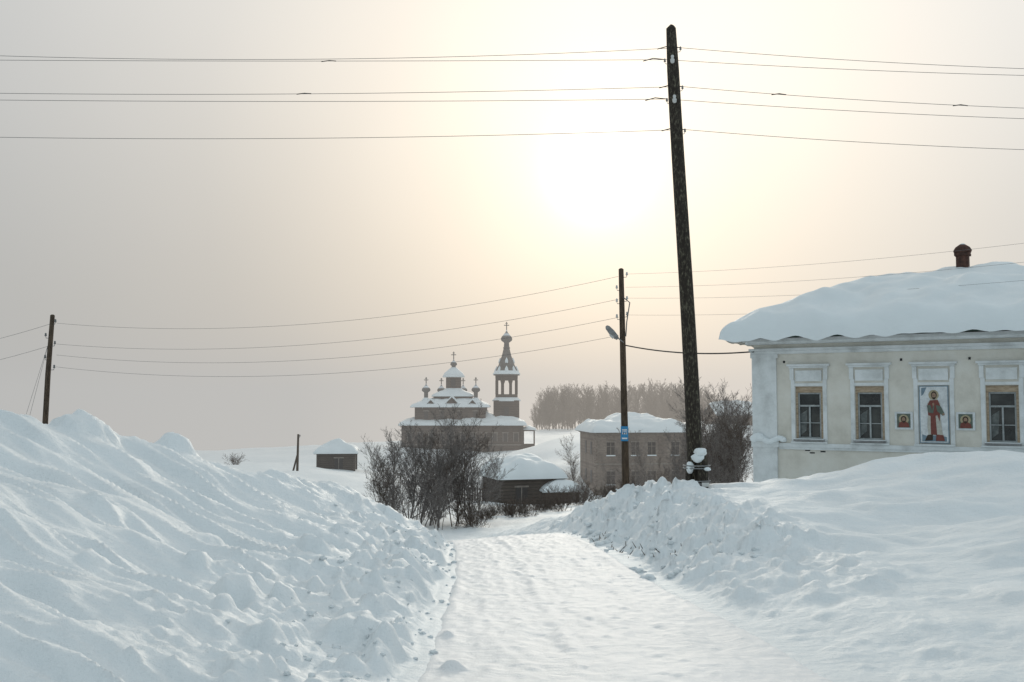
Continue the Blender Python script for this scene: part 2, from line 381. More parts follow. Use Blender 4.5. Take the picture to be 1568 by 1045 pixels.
mb.box(cxx-.2,cxx+.2,cyy-.2,cyy+.2,6.3,7.85,0); mb.box(cxx-.25,cxx+.25,cyy-.25,cyy+.25,7.852,7.94,0)
mb.lathe(cxx,cyy,[(.27,7.94),(.31,8.04),(.24,8.16),(.08,8.27)],12,0)
mb.blob((cxx,cyy,8.25),(.10,.10,.05),1,3,.1)
mb.obj('chimney',[M_brick,M_snowroof,M_metal],house)
mb=MB()
for i in range(14):
    t=i/13; mb.blob((.0+t*1.0,-.13,1.46-.04*t+(.07*math.sin(t*9))),(.13,.08,.09+.05*(i<4)),0,i,.15)
mb.obj('snow_ledge',[M_snowroof],house)
# icons
def flat(name,c,r=.6):
    return noisemat(name,tuple(x*.75 for x in c),c,9,r,.05)
I_w=flat('icon_white',(.74,.77,.78));I_g=flat('icon_gold',(.48,.41,.27));I_s=flat('icon_skin',(.36,.24,.17));I_r=flat('icon_red',(.22,.075,.06))
I_b=flat('icon_blue',(.22,.30,.36));I_h=flat('icon_hair',(.06,.042,.03));I_gr=flat('icon_green',(.14,.17,.14));I_c=flat('icon_cream',(.55,.53,.47))
imats=[I_w,I_g,I_s,I_r,I_b,I_h,I_gr,I_c]
def poly(mb,pts,y,m,th=.003):
    vs=[(p[0],y,p[1]) for p in pts]+[(p[0],y+th,p[1]) for p in pts]; k=len(pts)
    fs=[tuple(range(k)),tuple(range(2*k-1,k-1,-1))]+[(i,i+k,(i+1)%k+k,(i+1)%k) for i in range(k)]
    mb.add(vs,fs,m)
def disc(cx,cz,rx,rz,n=18): return [(cx+rx*math.cos(2*math.pi*i/n),cz+rz*math.sin(2*math.pi*i/n)) for i in range(n)]
hm=Matrix.Translation((8.33,34.25,-1.08))@Matrix.Rotation(math.atan2(-.516,.857),4,'Z')
mb=MB(); c=5.73
mb.box(c-.43,c+.43,-.05,-.003,1.42,3.22,4); mb.box(c-.40,c+.40,-.056,-.0505,1.45,3.19,0)
poly(mb,[(c-.36,1.48),(c+.36,1.48),(c+.36,1.62),(c+.1,1.68),(c-.2,1.64),(c-.36,1.7)],-.061,4)
poly(mb,disc(c,2.93,.15,.16),-.062,1)
poly(mb,[(c-.17,1.66),(c-.2,1.95),(c-.17,2.4),(c-.19,2.66),(c-.1,2.8),(c+.1,2.8),(c+.19,2.66),(c+.18,2.3),(c+.22,1.9),(c+.25,1.64),(c+.1,1.7)],-.066,7)
poly(mb,[(c-.1,1.70),(c-.1,2.2),(c-.09,2.55),(c+.03,2.6),(c+.05,2.2),(c+.08,1.68)],-.070,3)
poly(mb,[(c-.11,2.76),(c+.12,2.78),(c+.2,2.55),(c+.16,2.1),(c+.1,2.3),(c-.05,2.25),(c-.17,2.3),(c-.19,2.6)],-.073,3)
poly(mb,[(c+.06,2.62),(c+.2,2.58),(c+.3,2.38),(c+.26,2.28),(c+.1,2.42)],-.076,6)
poly(mb,[(c-.2,2.6),(c-.1,2.62),(c-.04,2.45),(c-.02,2.62),(c+.02,2.6),(c-.02,2.36),(c-.16,2.38)],-.078,6)
poly(mb,disc(c+.01,2.93,.085,.115),-.068,5); poly(mb,disc(c+.01,2.915,.06,.085),-.074,2)
poly(mb,[(c-.045,2.86),(c+.065,2.86),(c+.04,2.79),(c-.02,2.79)],-.077,5)
for ex in (-.022,.04): poly(mb,disc(c+ex,2.93,.01,.007,8),-.077,5)
poly(mb,[(c+.0,2.9),(c+.018,2.9),(c+.012,2.935)],-.0775,5)
poly(mb,disc(c-.01,2.64,.03,.05,10),-.082,2); poly(mb,disc(c+.28,2.33,.035,.035,10),-.081,2)
poly(mb,[(c-.28,1.50),(c-.05,1.52),(c-.04,1.70),(c-.2,1.68)],-.074,5); poly(mb,[(c+.04,1.5),(c+.3,1.5),(c+.26,1.68),(c+.06,1.70)],-.074,3)
poly(mb,[(c-.36,3.15),(c-.2,3.17),(c-.3,2.95),(c-.36,2.9)],-.0605,4)
mb.obj('saint_icon_panel',imats,None,hm)
def plaque(name,c):
    mb=MB(); mb.box(c-.27,c+.27,-.045,-.003,1.84,2.40,0); mb.box(c-.20,c+.20,-.052,-.0455,1.9,2.34,6)
    poly(mb,disc(c,2.16,.15,.15),-.056,1)
    poly(mb,[(c-.16,1.91),(c-.14,2.05),(c-.05,2.1),(c+.05,2.1),(c+.15,2.03),(c+.17,1.91)],-.060,3)
    poly(mb,disc(c,2.17,.085,.10),-.064,5); poly(mb,disc(c,2.155,.055,.075),-.068,2)
    poly(mb,[(c-.04,2.12),(c+.04,2.12),(c+.02,2.05),(c-.02,2.05)],-.071,5)
    mb.obj(name,imats,None,hm)
plaque('saint_icon_plaque',4.83); plaque('saint_icon_plaque',6.63)
# ------------------------------------------------------------------ generic small houses
def shed(name,x,y,z,Lx,Wy,h,slope,rz,thick=.5,wall=None,gable=True,axis='x',win=()):
    e=empty(name,(x,y,z),rz); mb=MB()
    mb.box(-Lx/2,Lx/2,-Wy/2,Wy/2,-1.5,h)
    if gable:
        rise=slope*(Wy/2 if axis=='x' else Lx/2)
        if axis=='x':
            for sx in (-Lx/2,Lx/2): mb.add([(sx,-Wy/2,h),(sx,Wy/2,h),(sx,0,h+rise)],[(0,1,2)])
        else:
            for sy in (-Wy/2,Wy/2): mb.add([(-Lx/2,sy,h),(Lx/2,sy,h),(0,sy,h+rise)],[(0,1,2)])
    for cx in (-Lx/2,Lx/2):
        for cy in (-Wy/2,Wy/2): mb.box(cx-.12,cx+.12,cy-.12,cy+.12,-1.5,h-.02)
    mb.obj('walls',[wall or M_logd],e)
    mb=MB()
    for (wx,wz,w_,h_) in win:
        mb.box(wx-w_/2,wx+w_/2,-Wy/2-.04,-Wy/2-.002,wz,wz+h_,0); mb.box(wx-w_/2-.1,wx+w_/2+.1,-Wy/2-.08,-Wy/2-.042,wz+h_,wz+h_+.12,1)
        mb.box(wx-.03,wx+.03,-Wy/2-.06,-Wy/2-.042,wz,wz+h_,1)
    if win: mb.obj('openings',[M_dark,M_trimw],e)
    roof_snow('roof_snow',-Lx/2-.45,Lx/2+.45,-Wy/2-.45,Wy/2+.45,h,slope,thick,e,gable=gable,axis=axis,seed=int(abs(x*7))%50,nx=40,ny=36,amp=.25,rnd=1.3)
    return e
shed('log_shed',.75,76,-6.0,4.6,4.8,1.9,.32,.3,.85,win=((-.8,0,.9,1.3),),gable=False)
shed('log_shed',3.5,74.5,-6.2,2.2,2.6,1.2,.25,.15,.55,gable=False)
shed('log_barn',-19.2,110,-5.9,3.9,4,1.8,.42,.1,.55,win=((0.3,0,.9,1.3),),gable=False)
def flatbrick():
    m,nt,b=newmat('brick_wall'); tc=N(nt,'ShaderNodeTexCoord'); mp=N(nt,'ShaderNodeMapping'); mp.inputs['Rotation'].default_value=(math.radians(90),0,0)
    nt.links.new(tc.outputs['Object'],mp.inputs['Vector'])
    br=N(nt,'ShaderNodeTexBrick',Scale=2.2); br.inputs['Color1'].default_value=(.25,.21,.18,1); br.inputs['Color2'].default_value=(.15,.125,.11,1); br.inputs['Mortar'].default_value=(.30,.28,.26,1)
    nt.links.new(mp.outputs[0],br.inputs['Vector'])
    nn=N(nt,'ShaderNodeTexNoise',Scale=.6,Detail=6); nt.links.new(tc.outputs['Object'],nn.inputs['Vector'])
    r=ramp(nt,[(.3,(.65,.6,.58)),(.7,(1.1,1.05,1))]); nt.links.new(nn.outputs['Fac'],r.inputs[0])
    mx=N(nt,'ShaderNodeMix',data_type='RGBA',blend_type='MULTIPLY'); mx.inputs['Factor'].default_value=1
    nt.links.new(br.outputs['Color'],mx.inputs[6]); nt.links.new(r.outputs[0],mx.inputs[7]); nt.links.new(mx.outputs[2],b.inputs['Base Color']); b.inputs['Roughness'].default_value=.9
    return m
M_bw=flatbrick()
ap=empty('two_storey_brick_house',(13.6,112,-8.2),.12)
mb=MB(); mb.box(-5.2,5.2,-4.5,4.5,-1,6.2,0)
for qx in (-5.2,-1.9,1.9,5.2):
    for k in range(14): mb.box(qx-.22,qx+.22,-4.58,-4.502,-.5+k*.46,-.5+k*.46+.3,0)
mb.box(-5.3,5.3,-4.62,-4.502,2.95,3.12,2); mb.box(-5.35,5.35,-4.7,4.7,6.202,6.4,2)
for wx in (-3.6,-.9,.9,3.5):
    for wz in (.9,4.0):
        mb.box(wx-.42,wx+.42,-4.53,-4.502,wz,wz+1.35,1); mb.box(wx-.5,wx+.5,-4.6,-4.532,wz+1.35,wz+1.5,2); mb.box(wx-.5,wx+.5,-4.62,-4.502,wz-.12,wz-.002,3)
        mb.box(wx-.03,wx+.03,-4.55,-4.532,wz,wz+1.35,2); mb.box(wx-.42,wx+.42,-4.551,-4.533,wz+.9,wz+.95,2)
for wy in (-2,1):
    for wz in (.9,4.0): mb.box(-5.24,-5.202,wy-.4,wy+.4,wz,wz+1.35,1)
mb.obj('walls',[M_bw,M_dark,M_trimw,M_snowroof],ap)
roof_snow('roof_snow',-5.8,5.8,-5.1,5.1,6.4,.32,.6,ap,seed=12,nx=50,ny=46,amp=.25,rnd=.9)
shed('distant_house',33,150,-3.6,6,6,3.0,.5,.1,.5,wall=M_bw,gable=True,axis='x',win=((-1.5,.8,.9,1.2),(1.3,.8,.9,1.2)))
# ------------------------------------------------------------------ church
ch=empty('wooden_church',(0,180,-7.2))
M_domes=noisemat('dome_metal',(.07,.065,.06),(.15,.14,.13),1,.6,.1,snow=.5)
mb=MB(); ms=MB(); mw=MB(); mr=MB()
def cross(mb,cx,cy,z,h,m=0):
    mb.box(cx-.08,cx+.08,cy-.06,cy+.06,z,z+h,m); mb.box(cx-h*.28,cx+h*.28,cy-.05,cy+.05,z+h*.6,z+h*.6+.14,m); mb.box(cx-h*.14,cx+h*.14,cy-.04,cy+.04,z+h*.82,z+h*.82+.1,m)
def onion(mb,cx,cy,z,r,h,n=14,m=0):
    mb.lathe(cx,cy,[(r*.55,z),(r*.9,z+h*.12),(r,z+h*.25),(r*.88,z+h*.42),(r*.5,z+h*.62),(r*.18,z+h*.8),(r*.05,z+h)],n,m)
mb.box(-19.0,1.8,-6.2,6.2,-2,4.5)
mb.box(-17.0,-4.6,-5.6,5.6,4.5,7.6)
mb.box(-13.9,-7.2,-3.3,3.3,7.6,9.7)
mb.lathe(-10.55,0,[(1.85,9.6),(1.85,10.6)],8,0,False,math.pi/8); mb.lathe(-10.55,0,[(1.45,10.6),(1.45,13.1)],8,0,False,math.pi/8)
mb.box(-3.3,1.3,-2.3,2.3,4.4,8.8)
TX=-.98
mb.lathe(TX,0,[(2.15,8.8),(2.15,9.9)],8,0,False,math.pi/8)
for k in range(8):
    a=math.pi/8+k*math.pi/4; mb.lathe(TX+1.9*math.cos(a),1.9*math.sin(a),[(.26,9.9),(.26,12.4)],6,0,False)
mb.lathe(TX,0,[(2.15,12.4),(2.2,13.4)],8,0,False,math.pi/8)
for k in range(8):
    a0=math.pi/8+k*math.pi/4; a1=a0+math.pi/4
    p0=Vector((TX+2.0*math.cos(a0),2.0*math.sin(a0),0)); p1=Vector((TX+2.0*math.cos(a1),2.0*math.sin(a1),0))
    for (t0,t1) in ((.12,.3),(.7,.88)):
        q0=p0.lerp(p1,t0); q1=p0.lerp(p1,t1)
        za,zb2=(11.5,12.2) if t0<.5 else (12.2,11.5)
        mb.add([(q0.x,q0.y,za),(q1.x,q1.y,zb2),(q1.x,q1.y,12.41),(q0.x,q0.y,12.41)],[(0,1,2,3)],0)
mb.obj('log_walls',[M_log],ch)
ms.lathe(-10.55,0,[(2.3,10.3),(2.25,10.5),(1.46,11.0)],8,0,True,math.pi/8)
ms.lathe(-10.55,0,[(2.0,12.95),(2.0,13.15),(1.65,13.75),(1.0,14.3),(.45,14.8)],16,0)
mr.lathe(-10.55,0,[(.4,14.7),(.32,15.2)],10,0); onion(mr,-10.55,0,15.0,.62,1.3); cross(mr,-10.55,0,16.0,1.6)
ms.lathe(TX,0,[(2.8,8.65),(2.75,8.85),(2.15,9.35)],8,0,True,math.pi/8)
mr.lathe(TX,0,[(2.55,13.3),(2.5,13.5),(1.55,15.2),(.9,16.9),(.55,18.3)],8,0,False,math.pi/8)
for k in range(8):
    a=k*math.pi/4
    ms.lathe(TX+1.75*math.cos(a),1.75*math.sin(a),[(.5,13.6),(.48,14.1),(.2,14.7),(.03,15.0)],8,0)
    if k%2==0: ms.lathe(TX+1.15*math.cos(a),1.15*math.sin(a),[(.34,15.5),(.3,15.9),(.05,16.5)],8,0)
ms.lathe(TX,0,[(2.72,13.48),(2.65,13.6),(1.9,14.4),(1.65,14.9)],8,0,True,math.pi/8)
mr.lathe(TX,0,[(.68,18.2),(.5,18.5),(.45,19.2),(.7,19.4)],10,0); onion(mr,TX,0,19.3,1.05,2.3); cross(mr,TX,0,21.3,1.7)
for (cx,cy) in ((-15.2,-3.6),(-6.4,-3.6),(-9.0,3.6),(-13,3.4)):
    mr.lathe(cx,cy,[(.75,8.6),(.5,9.1),(.36,9.3),(.36,10.2),(.5,10.3)],10,0); onion(mr,cx,cy,10.25,.78,1.6); cross(mr,cx,cy,11.5,1.4)
    ms.lathe(cx,cy,[(1.0,8.5),(.95,8.65),(.5,9.15),(.36,9.3)],10,0)
mr.obj('domes_and_tent',[M_domes],ch)
for gx,w in ((-14.2,1.2),(-10.5,1.7),(-6.9,1.2)):
    zt=7.6+w*.95
    mw.add([(gx-w,-5.75,7.5),(gx+w,-5.75,7.5),(gx,-5.75,zt),(gx-w,-3,7.5),(gx+w,-3,7.5),(gx,-3,zt)],[(0,1,2),(0,2,5,3),(1,4,5,2)],0)
    ms.add([(gx-w-.3,-6.0,7.4),(gx,-6.0,zt+.15),(gx+w+.3,-6.0,7.4),(gx-w-.3,-3,7.4),(gx,-3,zt+.15),(gx+w+.3,-3,7.4),(gx-w-.3,-6.0,7.6),(gx,-6.0,zt+.45),(gx+w+.3,-6.0,7.6),(gx-w-.3,-3,7.6),(gx,-3,zt+.45),(gx+w+.3,-3,7.6)],
      [(0,1,7,6),(1,2,8,7),(6,7,10,9),(7,8,11,10)],0)
mw.box(1.8,4.0,-4.5,-1.5,3.4,3.6,0)
for px_ in (2.0,3.9): mw.box(px_-.12,px_+.12,-4.4,-4.2,-1,3.4,0)
mw.box(1.8,3.9,-4.3,-4.2,-.6,1.2,0)
for i in range(11):
    wx=-17.8+i*1.85
    mw.box(wx-.36,wx+.36,-6.3,-6.202,1.7,3.0,1); mw.box(wx-.46,wx-.362,-6.33,-6.202,1.6,3.1,2); mw.box(wx+.362,wx+.46,-6.33,-6.202,1.6,3.1,2); mw.box(wx-.55,wx+.55,-6.36,-6.202,3.102,3.25,2)
for wx in (-19,-15.2,-9.6,-5.0,1.8): mw.box(wx-.2,wx+.2,-6.42,-6.362,-1,4.4,0)
for wx in (-15,-12.2,-9.2,-6.4):
    mw.box(wx-.35,wx+.35,-5.7,-5.602,5.6,6.9,1); mw.box(wx-.5,wx+.5,-5.72,-5.602,6.902,7.05,2)
for wx in (TX,): mw.box(wx-.4,wx+.4,-2.4,-2.302,6.2,7.6,1)
mw.box(-10.95,-10.15,-1.52,-1.4,11.3,12.6,1)
mw.box(-19.05,1.85,-6.28,-6.202,1.0,1.15,2)
mw.obj('windows_and_trim',[M_log,M_dark,M_trimw],ch)
ms.obj('snow_on_domes',[M_snowroof],ch)
roof_snow('snow_gallery',-19.8,2.6,-7,7,4.45,.42,.48,ch,cap=1.0,seed=3,amp=.15,rnd=.6)
roof_snow('snow_main',-17.8,-3.9,-6.4,6.4,7.6,.40,.42,ch,cap=1.3,seed=6,amp=.12)
roof_snow('snow_upper',-14.3,-6.8,-3.7,3.7,9.5,.45,.35,ch,cap=.9,seed=7,nx=30,ny=30)
roof_snow('snow_nave',-9.6,-1.9,-6.3,6,4.8,.66,.45,ch,seed=8,nx=30,ny=30,amp=.12)
roof_snow('snow_porch',1.6,4.3,-4.8,-1.2,3.6,.4,.3,ch,seed=9,nx=14,ny=14)
# ------------------------------------------------------------------ poles
def insul(mb,p,side,m=2,s=1.0):
    x,y,z=p
    mb.tube([(x,y,z-.08*s),(x+side*.10*s,y-.02,z-.08*s),(x+side*.12*s,y-.02,z)],.012*s,5,1)
    mb.lathe(x+side*.12*s,y-.02,[(.02*s,z-.01),(.045*s,z),(.045*s,z+.03*s),(.03*s,z+.05*s),(.04*s,z+.07*s),(.03*s,z+.11*s),(.01*s,z+.12*s)],8,m)
mb=MB()
T=Vector((3.29,20,9.3)); B=Vector((3.7,20,-1.2)); pts=[];rr=[]
for i in range(13):
    t=i/12; p=B.lerp(T,t); p.x+=.03*math.sin(t*5); pts.append(p); rr.append(.165-.045*t)
rr[-1]=.10; pts.append(T+Vector((0,0,.06))); rr.append(.05)
mb.tube(pts,rr,14,0)
def px1(z): return B.x+(T.x-B.x)*(z-B.z)/(T.z-B.z)+.03*math.sin((z-B.z)/(T.z-B.z)*5)
ZW=[8.90,8.65,8.09,7.83,7.20]; SD=[1,-1,1,-1,1]
for z,sd_ in zip(ZW,SD): insul(mb,(px1(z)+sd_*.1,19.97,z-.06),sd_,1,.55)
for z in (8.62,7.8): mb.lathe(px1(z)-.03,19.84,[(.02,z-.1),(.04,z-.08),(.045,z-.02),(.025,z),(.035,z+.05),(.02,z+.07)],8,2)
mb.tube([(3.78,19.78,-1.2),(3.76,19.8,.5),(3.75,19.8,.62)],[.12,.11,.08],9,0)
mb.tube([(3.5,19.85,-1),(3.5,19.86,.35)],[.07,.06],8,0)
for z in (.05,.1,.35,.4):
    mb.tube([(3.67+.27*math.cos(a),19.9+.25*math.sin(a),z) for a in [k*math.pi/6 for k in range(13)]],.012,4,1)
mb.blob((3.72,19.76,.66),(.13,.13,.09),3,4,.3,16,10); mb.blob((3.66,19.72,.55),(.12,.09,.09),3,14,.3,16,10); mb.blob((3.52,19.8,.36),(.08,.09,.12),3,8,.2,14,8); mb.blob((3.84,19.7,.34),(.07,.07,.04),3,5,.2)
mb.box(3.38,3.56,19.62,19.64,-.12,.1,4); mb.box(3.72,3.86,19.62,19.66,.0,.08,2)
M_red=noisemat('red_paint',(.35,.03,.03),(.5,.06,.05),5,.6,0)
mb.obj('utility_pole',[M_wood,M_metal,M_ceram,M_snowroof,M_red])
mb=MB(); T2=Vector((4.52,41,7.1)); B2=Vector((4.68,41,-3.2))
mb.tube([B2,B2.lerp(T2,.4),B2.lerp(T2,.8),T2,T2+Vector((0,0,.04))],[.16,.14,.115,.105,.05],12,0)
for z,s_ in ((6.85,1),(6.3,-1),(5.85,1),(5.75,-1),(5.1,-1),(5.2,1)): insul(mb,(4.54+s_*.08,40.97,z),s_,2,1.1)
mb.tube([(4.6,40.85,5.9),(4.85,40.85,5.7),(4.72,40.85,4.9),(4.68,40.87,4.3)],.025,5,1)
mb.obj('utility_pole',[M_wood2,M_wire,M_ceram])
mb=MB(); mb.tube([(4.6,40.9,4.05),(4.35,40.9,4.25),(4.2,40.9,4.38)],.03,6,0)
mb.tube([(4.36,40.9,4.2),(4.28,40.9,4.28),(4.1,40.9,4.48),(3.93,40.9,4.68),(3.88,40.9,4.74)],[.06,.11,.13,.10,.04],10,0)
mb.tube([(4.2,40.9,4.26),(4.05,40.9,4.42)],[.09,.08],8,1)
mb.obj('street_lamp',[M_metal,M_ceram])
M_blue=noisemat('sign_blue',(.03,.20,.42),(.05,.27,.52),6,.5,0); M_signw=noisemat('sign_white',(.7,.7,.7),(.8,.8,.8),6,.5,0)
mb=MB(); mb.box(4.44,4.74,40.76,40.78,.02,.62,0); mb.box(4.49,4.69,40.745,40.757,.30,.50,1)
mb.box(4.51,4.67,40.735,40.744,.36,.47,0); mb.box(4.53,4.65,40.728,40.734,.41,.45,1); mb.box(4.52,4.56,40.735,40.744,.31,.345,2); mb.box(4.62,4.66,40.735,40.744,.31,.345,2); mb.box(4.48,4.70,40.745,40.757,.10,.16,1)
mb.box(4.57,4.61,40.781,40.9,.2,.24,2)
mb.obj('bus_stop_sign',[M_blue,M_signw,M_dark])
mb=MB(); zb=hz(-23.4,50)
mb.tube([(-23.5,50,zb-.5),(-23.3,50,3),(-23.15,50,5.95),(-23.15,50,5.99)],[.15,.13,.11,.05],10,0)
for z,s_ in ((5.6,1),(4.9,-1),(4.5,1),(3.8,-1),(3.3,1)): insul(mb,(-23.2+s_*.08,49.95,z),s_,1,1.3)
mb.obj('utility_pole',[M_wood2,M_wire,M_ceram])
def smallpole(x,y,h,brace=0,lean=0):
    mb=MB(); z=hz(x,y); mb.tube([(x,y,z-.3),(x+lean,y,z+h)],[.12,.09],8,0)
    if brace: mb.tube([(x+brace,y+.3,z-.3),(x+lean*.6+.05,y,z+h*.55)],[.09,.07],8,0)
    insul(mb,(x+lean,y,z+h-.2),1,1,1.3)
    mb.obj('utility_pole',[M_wood2,M_wire])
smallpole(-19.3,90,3.3,-.5,.05)
smallpole(18.2,82,5.6,.8,-.2)
smallpole(-25,21,10); smallpole(27,20,9.6)
# ------------------------------------------------------------------ wires
def quad3(p):
    x=[q[0] for q in p]; z=[q[1] for q in p]; return np.polyfit(x,z,2)
mb=MB()
left=[8.73,8.64,7.95,7.81,7.04]; mid=[8.66,8.62,7.94,7.78,7.02]; right=[8.46,8.32,7.64,7.42,6.78]
for zl,zm,zp,zr,s_ in zip(left,mid,ZW,right,SD):
    xp=px1(zp)+s_*.15
    q=quad3([(-10.5,zl),(-3.93,zm),(xp,zp)]); xs_=np.linspace(-25,xp,60)
    mb.tube([(x,20,float(np.polyval(q,x))) for x in xs_],.0052,4,0)
    q=quad3([(xp,zp),(6.9,(zp+zr)/2-.04),(10.5,zr)]); xs_=np.linspace(xp,27,50)
    mb.tube([(x,20,float(np.polyval(q,x))) for x in xs_],.0052,4,0)
    mb.tube([(xp-.45,20,zp-.03),(xp-.25,19.98,zp+.02),(xp,19.97,zp-.01)],.010,4,1)
for x,z in ((-3.9,8.62),(-4.4,7.94)): mb.tube([(x,20,z-.01),(x+.16,20,z+.01),(x+.3,20,z)],.010,4,1)
for x,zi in ((5.3,2),(9.0,2)):
    z=float(np.polyval(quad3([(px1(ZW[zi])+.15,ZW[zi]),(6.9,(ZW[zi]+right[zi])/2-.04),(10.5,right[zi])]),x+.1))
    mb.tube([(x,20,z-.01),(x+.16,20,z+.012),(x+.3,20,z-.01)],.010,4,1)
mb.obj('overhead_wires',[M_wire,M_wireb])
def sagline(mb,a,b,sag,r,m=0,n=40):
    a=Vector(a); b=Vector(b); pts=[]
    for i in range(n+1):
        t=i/n; p=a.lerp(b,t); p.z-=sag*4*t*(1-t); pts.append(p)
    mb.tube(pts,r,4,m)
mb=MB()
for za,zb2,sg in ((5.55,6.8,1.0),(4.5,5.85,.95),(3.95,5.1,1.0),(3.35,4.35,1.0)):
    sagline(mb,(-22.9,50,za),(4.4,41,zb2),sg,.0065)
for za,zb2 in ((6.9,6.9),(6.35,6.3),(5.9,5.7),(5.2,5.2)): sagline(mb,(4.7,41,za),(19.5,27,zb2-.2),.3,.0042)
for za,zb2 in ((5.5,3.6),(4.4,2.6)): sagline(mb,(-23.3,50,za),(-31,49,zb2),.2,.008)
for xg in (-24.6,-24.9): sagline(mb,(-23.3,50,4.6),(xg,50,-1),0,.008)
mb.obj('overhead_wires',[M_wire])
mb=MB(); sagline(mb,(4.65,41,3.95),(8.3,34.1,3.35),.18,.025,0,20)
mb.obj('service_cable',[M_wireb])
# ------------------------------------------------------------------ fence
def fence(x0,y0,x1,y1,nn,h):
    mb=MB()
    for i in range(nn):
        t=i/(nn-1); x=x0+(x1-x0)*t; y=y0+(y1-y0)*t; z=hz(x,y)
        mb.box(x-.05,x+.05,y-.02,y+.02,z-.3,z+h*random.uniform(.88,1.08),0)
    za,zb_=hz(x0,y0),hz(x1,y1)
    for k in (.35,.8): mb.tube([(x0,y0+.06,za+h*k),(x1,y1+.06,zb_+h*k)],.04,4,0)
    mb.obj('wooden_fence',[M_logd])
fence(-4.2,73,-1.8,74,14,1.1)
# ------------------------------------------------------------------ trees
def gen(seed,h,stems=1,maxlev=3,spread=.35,r0=.09,kids=(3,2,2),nseg=(6,4,3,2),rmin=.006,ang=(.45,.95),lenf=(.38,.62),grav=.06):
    rn=random.Random(seed); segs=[]
    def rv(): return Vector((rn.uniform(-1,1),rn.uniform(-1,1),rn.uniform(-1,1)))
    def br(p,d,Ln,r,lev):
        k=nseg[lev]
        for i in range(k):
            d=(d+rv()*.16+Vector((0,0,grav if lev else .03))).normalized()
            q=p+d*Ln/k; ra=max(r*(1-.85*i/k),rmin); rb_=max(r*(1-.85*(i+1)/k),rmin*.8)
            segs.append((*p,*q,ra,rb_))
            if lev<maxlev and (i>0 or lev>0):
                for _ in range(kids[lev]):
                    an=rn.uniform(*ang); ax=d.cross(rv()).normalized()
                    nd=(d*math.cos(an)+ax*math.sin(an)); pp=p.lerp(q,rn.random())
                    br(pp,nd,Ln*rn.uniform(*lenf)*(1-.35*i/k),max(rb_*.6,rmin),lev+1)
            p=q
    for s_ in range(stems):
        a=rn.uniform(0,6.28); d=Vector((math.cos(a)*spread*rn.random(),math.sin(a)*spread*rn.random(),1)).normalized() if stems>1 else Vector((rn.uniform(-.06,.06),rn.uniform(-.06,.06),1))
        br(Vector((rn.uniform(-.3,.3)*(stems>1),rn.uniform(-.3,.3)*(stems>1),-.3)),d,h*(rn.uniform(.6,1) if stems>1 else .9),r0*(rn.uniform(.6,1) if stems>1 else 1),0)
    return np.array(segs)
def seg_geo(sg):
    p0=sg[:,:3];p1=sg[:,3:6];d=p1-p0; d/=np.linalg.norm(d,axis=1)[:,None]+1e-9
    ref=np.where(np.abs(d[:,2:3])<.9,np.array([[0,0,1.]]),np.array([[1.,0,0]])); a=np.cross(d,ref); a/=np.linalg.norm(a,axis=1)[:,None]; b=np.cross(d,a)
    vs=[]
    for p,r in ((p0,sg[:,6:7]),(p1,sg[:,7:8])):
        for k in range(3):
            t=2*math.pi*k/3+.5; vs.append(p+(a*math.cos(t)+b*math.sin(t))*r)
    co=np.stack(vs,1).reshape(-1,3); m=len(sg); o=(np.arange(m)*6)[:,None]
    q=np.concatenate([o+np.array([[k,(k+1)%3,(k+1)%3+3,k+3]]) for k in range(3)],0)
    return co,q
bush=[];bushd=[]
for i in range(5):
    co,q=seg_geo(gen(100+i,4.7,stems=4,spread=.42,r0=.040,kids=(2,2,2),nseg=(6,4,3,2),rmin=.0055,ang=(.35,.85),lenf=(.3,.52),grav=.08))
    bush.append(rawmesh('bush_mesh',co,q,M_bark,False,False)); bushd.append(rawmesh('bush_mesh_dark',co,q,M_barkd,False,False))
treem=[]
for i in range(3):
    co,q=seg_geo(gen(200+i,6,stems=1,r0=.080,kids=(3,3,2),nseg=(9,4,3,2),rmin=.0065,ang=(.4,.9),lenf=(.28,.48),grav=.08)); treem.append(rawmesh('tree_mesh',co,q,M_bark,False,False))
low=[]
for i in range(3):
    co,q=seg_geo(gen(300+i,1.6,stems=14,maxlev=2,spread=1.0,r0=.018,kids=(2,2,2),nseg=(4,3,2,2),rmin=.007)); low.append(rawmesh('shrub_mesh',co,q,M_barkd,False,False))
rn=random.Random(5)
def place(name,me,x,y,s,sz=None):
    o=bpy.data.objects.new(name,me); COL.objects.link(o); o.location=(x,y,hz(x,y)-.05); o.rotation_euler=(0,0,rn.uniform(0,6.28)); o.scale=(s,s,sz or s)
T_=[(-6.5,50,.75),(-5.8,48,.88),(-5.1,49,1.0),(-4.3,47,1.0),(-3.5,48,1.08),(-2.8,46,1.0),(-2.2,47.5,1.0),(-3.1,44,.72),(-4.7,53,1.05),(-3.7,51,1.1),(-1.8,45.5,.72),(-5.3,45,.6)]
for i,(x,y,s) in enumerate(T_): place('bare_bush',(bushd if i%4==1 else bush)[i%5],x,y,s)
place('bare_tree',treem[0],-3.9,47.5,.86); place('bare_tree',treem[1],-2.7,49.5,.88); place('bare_tree',treem[2],-5.9,50,.78); place('bare_tree',treem[1],-3.3,45.5,.72); place('bare_tree',treem[2],-2.0,46.5,.72); place('bare_tree',treem[0],-4.9,48,.82)
for i,(x,y,s) in enumerate([(4.7,76,.7),(4.3,72,.45),(5.2,71,.4),(2.0,100,.7),(3.0,101,.6)]): place('bare_bush',bush[(i+2)%5],x,y,s)
place('bare_tree',treem[1],4.9,78,.85)
